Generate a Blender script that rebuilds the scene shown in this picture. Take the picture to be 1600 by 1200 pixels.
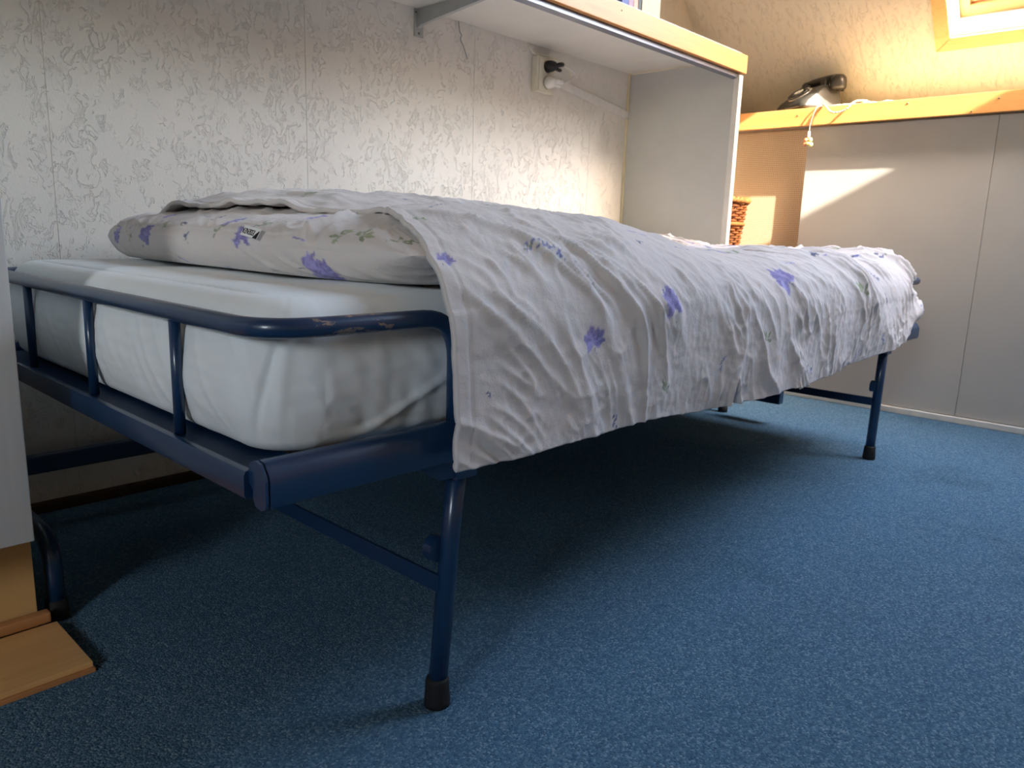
import bpy, bmesh, math, random
import numpy as np
from mathutils import Vector, Matrix, Euler

for o in list(bpy.data.objects):
    bpy.data.objects.remove(o, do_unlink=True)
SC = bpy.context.scene
COL = SC.collection
random.seed(4)

# ------------------------------------------------------------------ camera, world, sun, exposure
cam_d = bpy.data.cameras.new('camera')
cam = bpy.data.objects.new('camera', cam_d); COL.objects.link(cam)
cam.location = (-0.3351, -0.6117, 0.5894)
cam.rotation_euler = (math.radians(78.696), math.radians(-1.800), math.radians(-46.905))
cam_d.sensor_fit = 'HORIZONTAL'; cam_d.sensor_width = 36.0
cam_d.lens = 36.0 * 1175.0 / 1600.0
cam_d.clip_start = 0.02; cam_d.clip_end = 200
cam_d.dof.use_dof = True; cam_d.dof.focus_distance = 1.0; cam_d.dof.aperture_fstop = 11.0
SC.camera = cam

SUN_DIR = Vector((1.0, 4.5, -3.45)).normalized()      # the way sunlight travels
world = bpy.data.worlds.new('sky'); SC.world = world; world.use_nodes = True
wn = world.node_tree; wn.nodes.clear()
w_out = wn.nodes.new('ShaderNodeOutputWorld'); w_bg = wn.nodes.new('ShaderNodeBackground')
w_sky = wn.nodes.new('ShaderNodeTexSky'); w_sky.sky_type = 'NISHITA'; w_sky.sun_disc = False
w_sky.sun_elevation = math.asin(-SUN_DIR.z); w_sky.sun_rotation = math.radians(192)
w_sky.air_density = 1.0; w_sky.dust_density = 2.5; w_sky.ozone_density = 1.0
w_tint = wn.nodes.new('ShaderNodeMix'); w_tint.data_type = 'RGBA'; w_tint.blend_type = 'MULTIPLY'; w_tint.inputs[0].default_value = 1.0
w_tint.inputs[7].default_value = (1.0, .885, .73, 1.0)      # camera white balance
wn.links.new(w_sky.outputs[0], w_tint.inputs[6]); wn.links.new(w_tint.outputs[2], w_bg.inputs[0]); wn.links.new(w_bg.outputs[0], w_out.inputs[0])
w_bg.inputs[1].default_value = 7.5

sun_l = bpy.data.lights.new('sun', 'SUN'); sun_l.energy = 40.0; sun_l.angle = math.radians(0.6); sun_l.color = (1.0, 0.94, 0.80)
sun = bpy.data.objects.new('sun', sun_l); COL.objects.link(sun)
sun.rotation_euler = SUN_DIR.to_track_quat('-Z', 'Y').to_euler()
sun.location = (0, -4, 6)

def portal(name, loc, normal, sx, sy):
    l = bpy.data.lights.new(name, 'AREA'); l.shape = 'RECTANGLE'; l.size = sx; l.size_y = sy
    l.cycles.is_portal = True
    o = bpy.data.objects.new(name, l); COL.objects.link(o); o.location = loc
    o.rotation_euler = Vector(normal).to_track_quat('-Z', 'Y').to_euler()
    return o

SC.view_settings.view_transform = 'Standard'; SC.view_settings.look = 'None'
SC.view_settings.gamma = 1.0; SC.view_settings.use_curve_mapping = False
SC.view_settings.exposure = 0.0
SC.cycles.use_denoising = True
SC.cycles.max_bounces = 10; SC.cycles.diffuse_bounces = 6; SC.cycles.transparent_max_bounces = 12
SC.cycles.sample_clamp_indirect = 6.0
SC.cycles.caustics_reflective = False; SC.cycles.caustics_refractive = False

# ------------------------------------------------------------------ helpers
def lin(r, g, b):
    f = lambda c: (c / 255 / 12.92) if c / 255 <= 0.04045 else ((c / 255 + 0.055) / 1.055) ** 2.4
    return (f(r), f(g), f(b), 1.0)

class NT:
    def __init__(s, name):
        s.m = bpy.data.materials.new(name); s.m.use_nodes = True; s.t = s.m.node_tree
        s.b = s.t.nodes['Principled BSDF']
    def n(s, typ, **kw):
        x = s.t.nodes.new(typ)
        for k, v in kw.items():
            if k.startswith('i_'): x.inputs[k[2:].replace('_', ' ')].default_value = v
            elif k.startswith('n'): x.inputs[int(k[1:])].default_value = v
            else: setattr(x, k, v)
        return x
    def l(s, a, b): s.t.links.new(a, b)
    def coord(s, scale=(1, 1, 1), rot=(0, 0, 0), kind='Object'):
        tc = s.n('ShaderNodeTexCoord'); mp = s.n('ShaderNodeMapping')
        mp.inputs['Scale'].default_value = scale; mp.inputs['Rotation'].default_value = rot
        s.l(tc.outputs[kind], mp.inputs['Vector']); return mp.outputs[0]
    def noise(s, vec, scale, detail=3, rough=.5, dist=0.0):
        x = s.n('ShaderNodeTexNoise'); x.inputs['Scale'].default_value = scale; x.inputs['Detail'].default_value = detail
        x.inputs['Roughness'].default_value = rough; x.inputs['Distortion'].default_value = dist
        s.l(vec, x.inputs['Vector']); return x.outputs[0]
    def ramp(s, fac, stops, interp='LINEAR'):
        r = s.n('ShaderNodeValToRGB'); e = r.color_ramp; e.interpolation = interp
        while len(e.elements) < len(stops): e.elements.new(.5)
        for el, (p, c) in zip(e.elements, stops): el.position = p; el.color = c if len(c) == 4 else (*c, 1)
        s.l(fac, r.inputs[0]); return r.outputs[0]
    def mix(s, fac, a, b, mode='MIX'):
        x = s.n('ShaderNodeMix', data_type='RGBA', blend_type=mode)
        for sock, v in ((x.inputs[0], fac), (x.inputs[6], a), (x.inputs[7], b)):
            if hasattr(v, 'node'): s.l(v, sock)
            else: sock.default_value = v
        return x.outputs[2]
    def math(s, op, a, b=0.0, clamp=False):
        x = s.n('ShaderNodeMath', operation=op, use_clamp=clamp)
        for sock, v in ((x.inputs[0], a), (x.inputs[1], b)):
            if hasattr(v, 'node'): s.l(v, sock)
            else: sock.default_value = v
        return x.outputs[0]
    def bump(s, h, strength=.3, dist=.002):
        x = s.n('ShaderNodeBump'); x.inputs['Strength'].default_value = strength; x.inputs['Distance'].default_value = dist
        s.l(h, x.inputs['Height']); s.l(x.outputs[0], s.b.inputs['Normal'])
    def col(s, c):
        if hasattr(c, 'node'): s.l(c, s.b.inputs['Base Color'])
        else: s.b.inputs['Base Color'].default_value = c
    def fin(s, rough=.6, spec=.3, metal=0.0):
        s.b.inputs['Roughness'].default_value = rough
        s.b.inputs['Specular IOR Level'].default_value = spec; s.b.inputs['Metallic'].default_value = metal
        return s.m

def plain(name, c, rough=.6, spec=.3, var=.06, scale=30, bump=.05, metal=0.0):
    m = NT(name); v = m.coord()
    n = m.noise(v, scale, 4)
    lo = tuple(x * (1 - var) for x in c[:3]); hi = tuple(min(1, x * (1 + var)) for x in c[:3])
    m.col(m.ramp(n, [(.3, lo), (.7, hi)]))
    if bump: m.bump(m.noise(v, scale * 8, 2), bump, .001)
    return m.fin(rough, spec, metal)

def wood(name, c1, c2, axis='x', rough=.45, scale=1.0):
    m = NT(name)
    sc = {'x': (2.5, 40, 40), 'y': (40, 2.5, 40), 'z': (40, 40, 2.5)}[axis]
    v = m.coord(tuple(s * scale for s in sc))
    n = m.noise(v, 1.0, 5, .6, .6)
    m.col(m.ramp(n, [(.3, c1), (.55, c2), (.72, c1)]))
    m.bump(n, .06, .001)
    return m.fin(rough, .4)

M = {}
# textured wallpaper: squiggled grooves in off-white relief
def wallpaper(name, c, sx, sz, strength, sy=1.0):
    m = NT(name)
    v = m.coord((sx, sy, sz))
    n = m.noise(v, 30, 4, .62, 1.2)
    band = m.ramp(m.math('ABSOLUTE', m.math('SUBTRACT', n, .5)), [(0, (0, 0, 0)), (.009, (.05,) * 3), (.027, (1, 1, 1))])
    mask = m.ramp(m.noise(v, 30, 2), [(.47, (0, 0, 0)), (.53, (1, 1, 1))])
    n3 = m.noise(v, 70, 3, .6, .9)
    band2 = m.ramp(m.math('ABSOLUTE', m.math('SUBTRACT', n3, .5)), [(0, (0, 0, 0)), (.035, (1, 1, 1))])
    mask2 = m.ramp(m.noise(m.coord((sx, sy, sz), (0, .4, 0)), 38, 2), [(.55, (0, 0, 0)), (.60, (1, 1, 1))])
    f = m.noise(v, 260, 3)
    b = m.mix(mask, (1, 1, 1, 1), band); b2 = m.mix(mask2, (1, 1, 1, 1), band2)
    h = m.math('ADD', m.math('ADD', b, m.math('MULTIPLY', b2, .6)), m.math('MULTIPLY', f, .25))
    m.bump(h, strength, .0016)
    m.col(m.mix(b, tuple(x * .95 for x in c[:3]) + (1,), c))  # grooves also slightly darker: their shade put into the colour
    return m.fin(.75, .2)
M['wallpaper'] = wallpaper('wallpaper', (.77, .735, .67, 1), 1.0, .72, .85)
M['slopepaper'] = wallpaper('slope_wallpaper', (.66, .62, .54, 1), .5, .5, .6, 1.5)

# carpet: blue loop pile speckle
m = NT('carpet'); v = m.coord()
vo = m.n('ShaderNodeTexVoronoi'); vo.inputs['Scale'].default_value = 380; m.l(v, vo.inputs['Vector'])
sp = m.n('ShaderNodeSeparateColor'); m.l(vo.outputs['Color'], sp.inputs[0])
base = m.ramp(sp.outputs[0], [(0, (.048, .108, .176)), (.5, (.074, .155, .240)), (.8, (.104, .200, .290)), (1, (.19, .29, .37))])
big = m.noise(v, 2.6, 4, .6)
stain = m.ramp(big, [(.30, (.80, .82, .80)), (.45, (1, 1, 1))])
m.col(m.mix(1.0, base, stain, 'MULTIPLY'))
m.bump(m.math('MULTIPLY', vo.outputs['Distance'], -1.0), .6, .0025)
M['carpet'] = m.fin(.95, .1)

# enamelled blue steel with chips
def blue_steel(name, chips):
    m = NT(name); v = m.coord()
    n = m.noise(v, 6, 3)
    c = m.ramp(n, [(.3, (.007, .030, .082)), (.7, (.009, .037, .100))])
    if chips:
        ch = m.noise(m.coord((30, 90, 90)), 1.2, 4, .7)
        tc = m.n('ShaderNodeTexCoord'); sx = m.n('ShaderNodeSeparateXYZ'); m.l(tc.outputs['Object'], sx.inputs[0])
        a = m.math('MULTIPLY', m.math('GREATER_THAN', sx.outputs[0], .06), m.math('LESS_THAN', sx.outputs[0], .155))
        k = m.math('MULTIPLY', m.math('GREATER_THAN', ch, .555), a)
        c = m.mix(k, c, lin(128, 112, 100))
    m.col(c); m.bump(m.noise(v, 180, 2), .04, .001)
    m.b.inputs['Coat Weight'].default_value = .35; m.b.inputs['Coat Roughness'].default_value = .12
    return m.fin(.33, .5)
M['blue'] = blue_steel('blue_enamel', False)
M['bluechip'] = blue_steel('blue_enamel_chipped', True)
M['rubber'] = plain('black_rubber', (.012, .012, .013, 1), .7, .3)

M['sheet'] = None
m = NT('white_sheet'); v = m.coord()
n = m.noise(v, 5, 4)
m.col(m.ramp(n, [(.3, (.75, .795, .81)), (.7, (.79, .83, .845))]))
m.bump(m.math('ADD', m.noise(m.coord((1, 1, .35)), 90, 3), m.math('MULTIPLY', m.noise(v, 1400, 1), .25)), .16, .002)
m.b.inputs['Sheen Weight'].default_value = .15
M['sheet'] = m.fin(.85, .15)

def printed(name, c):
    m = NT(name); v = m.coord()
    at = m.n('ShaderNodeVertexColor', layer_name='print')
    n = m.noise(v, 7, 3)
    basec = m.ramp(n, [(.3, tuple(x * .97 for x in c)), (.7, c)])
    streak = m.noise(v, 320, 3, .7)
    pc = m.mix(m.ramp(streak, [(.38, (.0,) * 3), (.66, (.30,) * 3)]), at.outputs['Color'], (.62, .60, .74, 1))
    m.col(m.mix(at.outputs['Alpha'], basec, pc))
    m.bump(m.math('ADD', m.noise(v, 60, 5, .65), m.math('MULTIPLY', m.noise(v, 900, 1), .2)), .50, .003)
    m.b.inputs['Sheen Weight'].default_value = .2
    return m.fin(.88, .12)
M['cotton'] = printed('flower_printed_cotton', (.645, .60, .585))

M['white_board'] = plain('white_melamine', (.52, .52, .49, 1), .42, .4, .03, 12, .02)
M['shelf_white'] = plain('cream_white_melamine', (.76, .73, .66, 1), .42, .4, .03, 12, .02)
M['grey_door'] = plain('grey_white_door', (.50, .48, .44, 1), .5, .35, .03, 6, .02)
M['cab_door'] = NT('white_woodgrain_door')
m = M['cab_door']; v = m.coord((60, 60, 3)); n = m.noise(v, 1, 5, .6, .4)
m.col(m.ramp(n, [(.3, (.46, .46, .45)), (.7, (.52, .52, .51))])); m.bump(n, .12, .001); M['cab_door'] = m.fin(.5, .35)
M['cream'] = plain('cream_strip', (.70, .62, .42, 1), .6)
M['white_trim'] = plain('white_trim_paint', (.72, .70, .64, 1), .45)
M['beech_x'] = wood('beech_lengthwise', lin(196, 132, 74), lin(206, 144, 84), 'x')
M['beech_y'] = wood('beech_crosswise', lin(214, 152, 84), lin(226, 166, 98), 'y')
M['beech_top'] = wood('pale_beech_crosswise', lin(218, 192, 150), lin(226, 202, 162), 'y')
M['unseen_dark'] = plain('unseen_room_darkened', lin(176, 150, 118), .7)  # unseen walls and ceiling, tone invented dark to cut bounced fill light
M['pine_y'] = wood('pine_frame_crosswise', lin(216, 160, 98), lin(228, 176, 116), 'y')
M['pine_s'] = wood('pine_frame_upright', lin(214, 158, 98), lin(226, 174, 114), 'z')
M['oak_x'] = wood('laminate_plank', lin(212, 166, 108), lin(226, 182, 122), 'x', .4)
M['oak_d'] = wood('wood_strip', lin(168, 118, 72), lin(188, 136, 88), 'x', .45)
M['plinth'] = plain('beige_plinth', lin(205, 168, 112), .5, .35, .03, 20)
M['darkwood'] = plain('dark_brown_wood', (.05, .026, .013, 1), .6)
M['alu'] = plain('grey_profile', (.18, .19, .23, 1), .35, .5, .05, 20, 0, .5)
M['bracket'] = plain('grey_bracket_paint', (.42, .43, .41, 1), .4)
M['black'] = plain('black_plastic', (.012, .011, .010, 1), .32, .5, .1, 30, .02)
M['phone'] = plain('dark_grey_bakelite', (.030, .028, .025, 1), .30, .5, .1, 30, .02)
M['phone_ring'] = plain('grey_dial_ring', (.22, .21, .19, 1), .3, .5)
M['ivory'] = plain('ivory_plastic', (.72, .68, .56, 1), .4, .4)
M['white_plastic'] = plain('white_plastic', (.74, .72, .68, 1), .4, .4)
M['cord'] = plain('beige_cord', lin(206, 180, 150), .7, .2, .25, 140, .2)
M['wire'] = plain('grey_wire', (.25, .24, .23, 1), .6)
M['bead_g'] = plain('green_yellow_bead', lin(214, 206, 124), .3, .5)
M['bead_r'] = plain('coral_bead', lin(226, 130, 96), .3, .5)
M['wicker'] = plain('wicker', lin(150, 92, 50), .6, .3, .35, 60, .3)
M['wicker_l'] = plain('light_wicker', lin(180, 120, 66), .6, .3, .25, 60, .2)
M['tagw'] = plain('tag_white', (.78, .78, .77, 1), .6)
M['ink'] = plain('tag_ink', (.012, .012, .014, 1), .6)
M['screw'] = plain('screw_metal', (.20, .15, .09, 1), .4, .5, .1, 30, 0, .7)
for i, c in enumerate([(70, 84, 140), (150, 120, 140), (190, 150, 130), (40, 44, 40), (112, 128, 176), (168, 92, 80), (186, 168, 138)]):
    M['book%d' % i] = plain('book_cover_%s' % ['blue', 'mauve', 'salmon', 'dark_green', 'pale_blue', 'brick', 'cream'][i], lin(*c), .5)
M['paper'] = plain('paper', (.72, .68, .58, 1), .8)

# pegboard: tan hardboard with rows of small holes
m = NT('perforated_hardboard'); v = m.coord((1, 140, 140))
fr = m.n('ShaderNodeVectorMath', operation='FRACTION'); m.l(v, fr.inputs[0])
sb = m.n('ShaderNodeVectorMath', operation='SUBTRACT'); m.l(fr.outputs[0], sb.inputs[0]); sb.inputs[1].default_value = (.5, .5, .5)
ml = m.n('ShaderNodeVectorMath', operation='MULTIPLY'); m.l(sb.outputs[0], ml.inputs[0]); ml.inputs[1].default_value = (0, 1, 1)
ln = m.n('ShaderNodeVectorMath', operation='LENGTH'); m.l(ml.outputs[0], ln.inputs[0])
hole = m.ramp(ln.outputs['Value'], [(.20, (0, 0, 0)), (.27, (1, 1, 1))])
m.col(m.mix(hole, (.16, .09, .045, 1), (.60, .46, .30, 1))); m.bump(hole, .3, .002)
M['pegboard'] = m.fin(.7, .2)

m = NT('window_glass')
tr = m.n('ShaderNodeBsdfTransparent'); gl = m.n('ShaderNodeBsdfGlossy'); gl.inputs['Roughness'].default_value = .02
mx = m.n('ShaderNodeMixShader'); mx.inputs[0].default_value = .06
m.l(tr.outputs[0], mx.inputs[1]); m.l(gl.outputs[0], mx.inputs[2])
m.l(mx.outputs[0], m.t.nodes['Material Output'].inputs[0]); M['glass'] = m.m

def tag(o, label, cat, group=None):
    o['label'] = label; o['category'] = cat
    if group: o['group'] = group
    return o
def struct(o): o['kind'] = 'structure'; return o

def empty(name, loc, rot=(0, 0, 0)):
    o = bpy.data.objects.new(name, None); COL.objects.link(o); o.location = loc; o.rotation_euler = rot
    o.empty_display_size = .05
    return o

def link(name, me, mat, parent=None, local=False):
    o = bpy.data.objects.new(name, me); COL.objects.link(o)
    if mat is not None: me.materials.append(mat)
    if parent is not None:
        o.parent = parent
        if not local:
            chain = Matrix.Identity(4); q = parent
            while q is not None:
                b = Matrix.Translation(q.location) @ q.rotation_euler.to_matrix().to_4x4()
                chain = b @ q.matrix_parent_inverse @ chain if False else (b @ chain if q.type == 'EMPTY' else chain)
                q = q.parent
            if parent.type == 'EMPTY': o.matrix_parent_inverse = chain.inverted()
    return o
# parts whose parent is itself a mesh built in world coordinates sit at its origin, so no inverse is needed there

def from_bm(name, bm, mat, parent=None, smooth=False, local=False):
    me = bpy.data.meshes.new(name); bm.to_mesh(me); bm.free()
    if smooth:
        me.polygons.foreach_set('use_smooth', [True] * len(me.polygons))
    return link(name, me, mat, parent, local)

def add_box(bm, lo, hi, bevel=0.0, segs=2):
    lo, hi = [min(a, b) for a, b in zip(lo, hi)], [max(a, b) for a, b in zip(lo, hi)]
    r = bmesh.ops.create_cube(bm, size=1.0)
    for v in r['verts']:
        v.co = Vector([lo[i] + (v.co[i] + .5) * (hi[i] - lo[i]) for i in range(3)])
    if bevel > 0:
        es = set()
        for v in r['verts']: es.update(v.link_edges)
        bmesh.ops.bevel(bm, geom=list(es), offset=bevel, segments=segs, profile=.6, affect='EDGES')

def box(name, lo, hi, mat, parent=None, bevel=.0015, local=False):
    bm = bmesh.new(); add_box(bm, lo, hi, bevel); return from_bm(name, bm, mat, parent, False, local)

def fillet(pts, r, n=6):
    pts = [Vector(p) for p in pts]; out = [pts[0]]
    for i in range(1, len(pts) - 1):
        a, b, c = pts[i - 1], pts[i], pts[i + 1]
        u = (a - b).normalized(); w = (c - b).normalized()
        k = min(r, (a - b).length * .49, (c - b).length * .49)
        p0 = b + u * k; p2 = b + w * k
        for j in range(n + 1):
            t = j / n; out.append(p0 * (1 - t) ** 2 + b * 2 * t * (1 - t) + p2 * t * t)
    out.append(pts[-1]); return out

def smooth_path(pts, n=8):
    P = [Vector(p) for p in pts]; P = [P[0] * 2 - P[1]] + P + [P[-1] * 2 - P[-2]]; out = []
    for i in range(1, len(P) - 2):
        for j in range(n):
            t = j / n; a, b, c, d = P[i - 1], P[i], P[i + 1], P[i + 2]
            out.append(.5 * ((2 * b) + (c - a) * t + (2 * a - 5 * b + 4 * c - d) * t * t + (3 * b - a - 3 * c + d) * t ** 3))
    out.append(P[-2]); return out

def add_tube(bm, pts, r, seg=14, flat=None):
    pts = [Vector(p) for p in pts]; rings = []
    up = Vector((0, 0, 1)); d0 = (pts[1] - pts[0]).normalized()
    if abs(d0.dot(up)) > .9: up = Vector((1, 0, 0))
    side = d0.cross(up).normalized()
    for i, p in enumerate(pts):
        d = (pts[min(i + 1, len(pts) - 1)] - pts[max(i - 1, 0)]).normalized()
        side = (side - d * side.dot(d)).normalized(); up2 = side.cross(d)
        rr = r(i / (len(pts) - 1)) if callable(r) else r
        ring = []
        for k in range(seg):
            a = 2 * math.pi * k / seg
            ring.append(bm.verts.new(p + side * math.cos(a) * rr + up2 * math.sin(a) * rr * (flat or 1)))
        rings.append(ring)
    for A, B in zip(rings, rings[1:]):
        for k in range(seg): bm.faces.new((A[k], A[(k + 1) % seg], B[(k + 1) % seg], B[k]))
    bm.faces.new(list(reversed(rings[0]))); bm.faces.new(rings[-1])

def tube(name, pts, r, mat, parent=None, seg=14, local=False, flat=None):
    bm = bmesh.new(); add_tube(bm, pts, r, seg, flat); bmesh.ops.recalc_face_normals(bm, faces=bm.faces)
    o = from_bm(name, bm, mat, parent, True, local)
    return o

def lathe(name, prof, mat, parent=None, seg=32, loc=(0, 0, 0), local=False, axis='z', close=True):
    bm = bmesh.new(); rings = []
    for r, z in prof:
        ring = []
        for k in range(seg):
            a = 2 * math.pi * k / seg; c = (r * math.cos(a), r * math.sin(a), z)
            if axis == 'y': c = (c[0], c[2], c[1])
            if axis == 'x': c = (c[2], c[0], c[1])
            ring.append(bm.verts.new(Vector(c) + Vector(loc)))
        rings.append(ring)
    for A, B in zip(rings, rings[1:]):
        for k in range(seg): bm.faces.new((A[k], A[(k + 1) % seg], B[(k + 1) % seg], B[k]))
    if close: bm.faces.new(list(reversed(rings[0]))); bm.faces.new(rings[-1])
    bmesh.ops.recalc_face_normals(bm, faces=bm.faces)
    o = from_bm(name, bm, mat, parent, True, local); return o

def prism(name, prof, axis, a, b, mat, parent=None, local=False, smooth=False):
    """extrude a closed 2D profile along an axis; prof holds the two other coordinates in xyz order"""
    bm = bmesh.new(); R_ = []
    for t in (a, b):
        ring = []
        for p, q in prof:
            c = {'x': (t, p, q), 'y': (p, t, q), 'z': (p, q, t)}[axis]
            ring.append(bm.verts.new(c))
        R_.append(ring)
    n = len(prof)
    for k in range(n): bm.faces.new((R_[0][k], R_[0][(k + 1) % n], R_[1][(k + 1) % n], R_[1][k]))
    bm.faces.new(list(reversed(R_[0]))); bm.faces.new(R_[1])
    bmesh.ops.recalc_face_normals(bm, faces=bm.faces)
    return from_bm(name, bm, mat, parent, smooth, local)

def auto_smooth(o, deg=35):
    me = o.data
    bm = bmesh.new(); bm.from_mesh(me)
    for f in bm.faces: f.smooth = True
    for e in bm.edges:
        e.smooth = len(e.link_faces) == 2 and e.calc_face_angle(0) < math.radians(deg)
    bm.to_mesh(me); bm.free(); return o

# numpy gradient noise
_rng = np.random.RandomState(11); _perm = _rng.permutation(512); _perm = np.concatenate([_perm, _perm])
_g = np.stack([np.cos(_rng.rand(512) * 6.2832), np.sin(_rng.rand(512) * 6.2832)], 1)
_ang = _rng.rand(512) * 2 * np.pi; _g = np.stack([np.cos(_ang), np.sin(_ang)], 1)
def pn(x, y, seed=0):
    x = np.asarray(x, float) + seed * 17.13; y = np.asarray(y, float) + seed * 9.71
    xi = np.floor(x).astype(int); yi = np.floor(y).astype(int); xf = x - xi; yf = y - yi
    u = xf ** 3 * (xf * (xf * 6 - 15) + 10); w = yf ** 3 * (yf * (yf * 6 - 15) + 10)
    def gr(i, j, dx, dy):
        h = _perm[(_perm[(xi + i) & 511] + yi + j) & 511]; return _g[h, 0] * dx + _g[h, 1] * dy
    a = gr(0, 0, xf, yf); b = gr(1, 0, xf - 1, yf); c = gr(0, 1, xf, yf - 1); d = gr(1, 1, xf - 1, yf - 1)
    return (a + (b - a) * u) * (1 - w) + (c + (d - c) * u) * w * 1.0
def ridge(n, k=2.2): return np.clip(1 - np.abs(n) * k, 0, 1) ** 2
def sstep(a, b, x): t = np.clip((x - a) / (b - a), 0, 1); return t * t * (3 - 2 * t)

def grid_mesh(name, V, closed_u=False):
    """V: (nu, nv, 3) array"""
    nu, nv = V.shape[:2]
    idx = np.arange(nu * nv).reshape(nu, nv)
    if closed_u: idx = np.vstack([idx, idx[:1]])
    f = np.stack([idx[:-1, :-1], idx[1:, :-1], idx[1:, 1:], idx[:-1, 1:]], -1).reshape(-1, 4)
    me = bpy.data.meshes.new(name)
    me.vertices.add(nu * nv); me.vertices.foreach_set('co', V.reshape(-1).astype(np.float32))
    me.loops.add(f.size); me.loops.foreach_set('vertex_index', f.reshape(-1).astype(np.int32))
    me.polygons.add(len(f)); me.polygons.foreach_set('loop_start', np.arange(0, f.size, 4, dtype=np.int32))
    me.polygons.foreach_set('loop_total', np.full(len(f), 4, dtype=np.int32))
    me.update(calc_edges=True); me.validate()
    me.polygons.foreach_set('use_smooth', [True] * len(me.polygons))
    return me
def grid_normals(V):
    a = np.gradient(V, axis=0); b = np.gradient(V, axis=1); n = np.cross(a, b)
    return n / (np.linalg.norm(n, axis=2, keepdims=True) + 1e-12)

# ------------------------------------------------------------------ the room
W, L = 1.085, 2.55                # wall behind the bed, knee wall at the foot
XL, YG, ZC = -2.3, -2.4, 2.5      # wall beyond the camera's side, gable, flat ceiling
LT = 1.073                        # ledge top
SF = L + .30 + LT                 # slope plane: x + z = SF
struct(box('floor', (XL - .1, YG - .1, -.05), (SF - .9, W + .1, 0), M['carpet'], None, 0))
wb = struct(box('wall_back', (XL - .1, W + .001, 0), (SF - .9, W + .08, ZC), M['white_trim'], None, 0))
seams = [XL, -1.54, -.973, -.406, .161, .728, 1.294, 1.861, 2.35, SF - .93]
for a, b in zip(seams, seams[1:]):
    box('wallpaper_strip', (a + .0004, W - .0006, .0), (b - .0004, W + .002, ZC), M['wallpaper'], wb, .0005)
struct(box('baseboard_back', (-.08, W - .022, 0), (2.075, W - .001, .021), M['darkwood'], None, .004))
struct(box('ceiling', (XL - .1, YG - .1, ZC), (SF - ZC + .15, W + .1, ZC + .08), M['unseen_dark'], None, 0))
struct(box('wall_gable', (XL - .1, YG - .08, 0), (SF - .9, YG, ZC), M['unseen_dark'], None, 0))
# left wall with a window opening
wy0, wy1, wz0, wz1 = -1.25, -.60, .95, 1.75
bm = bmesh.new()
for lo, hi in (((XL - .1, YG, 0), (XL, wy0, ZC)), ((XL - .1, wy1, 0), (XL, W, ZC)), ((XL - .1, wy0, 0), (XL, wy1, wz0)), ((XL - .1, wy0, wz1), (XL, wy1, ZC))):
    add_box(bm, lo, hi)
struct(from_bm('wall_left', bm, M['unseen_dark']))
w2 = struct(empty('window_2', (XL - .05, (wy0 + wy1) / 2, wz0)))
for lo, hi in (((XL - .07, wy0, wz0), (XL - .02, wy0 + .05, wz1)), ((XL - .07, wy1 - .05, wz0), (XL - .02, wy1, wz1)),
               ((XL - .07, wy0 + .05, wz0), (XL - .02, wy1 - .05, wz0 + .05)), ((XL - .07, wy0 + .05, wz1 - .05), (XL - .02, wy1 - .05, wz1))):
    box('window_frame', lo, hi, M['white_trim'], w2)
box('pane', (XL - .05, wy0 + .05, wz0 + .05), (XL - .046, wy1 - .05, wz1 - .05), M['glass'], w2, 0)
portal('window_sky_portal', (XL - .12, (wy0 + wy1) / 2, (wz0 + wz1) / 2), (1, 0, 0), wy1 - wy0, wz1 - wz0)

# sloped ceiling with the roof window
c45 = math.sqrt(.5)
def sl(y, s, h=0.0):
    """point on the slope: s measured up the slope from z = LT, h outwards"""
    return Vector((SF - LT - s * c45 + h * c45, y, LT + s * c45 + h * c45))
sk_y0, sk_y1 = -1.15, .177
sk_s0 = (1.286 - LT) / c45; sk_s1 = sk_s0 + 1.12
S_TOP = (ZC - LT) / c45 + .02
def slab(bm, y0, y1, s0, s1, h0, h1):
    vs = [bm.verts.new(sl(y, s, h)) for h in (h0, h1) for (y, s) in ((y0, s0), (y1, s0), (y1, s1), (y0, s1))]
    for f in ((0, 1, 2, 3), (7, 6, 5, 4), (0, 4, 5, 1), (1, 5, 6, 2), (2, 6, 7, 3), (3, 7, 4, 0)):
        bm.faces.new([vs[i] for i in f])
def slab_obj(name, y0, y1, s0, s1, h0, h1, mat, parent, bevel=.001):
    bm = bmesh.new(); slab(bm, y0, y1, s0, s1, h0, h1)
    bmesh.ops.recalc_face_normals(bm, faces=bm.faces)
    if bevel: bmesh.ops.bevel(bm, geom=list(bm.edges), offset=bevel, segments=2, affect='EDGES')
    return from_bm(name, bm, mat, parent)
bm = bmesh.new()
slab(bm, YG - .05, sk_y0, -.2, S_TOP, 0, .12); slab(bm, sk_y1, W + .05, -.2, S_TOP, 0, .12)
slab(bm, sk_y0, sk_y1, -.2, sk_s0, 0, .12); slab(bm, sk_y0, sk_y1, sk_s1, S_TOP, 0, .12)
bmesh.ops.recalc_face_normals(bm, faces=bm.faces)
struct(from_bm('ceiling_slope', bm, M['slopepaper']))
w1 = struct(empty('window_1', sl((sk_y0 + sk_y1) / 2, sk_s0)))
tw = .046
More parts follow.
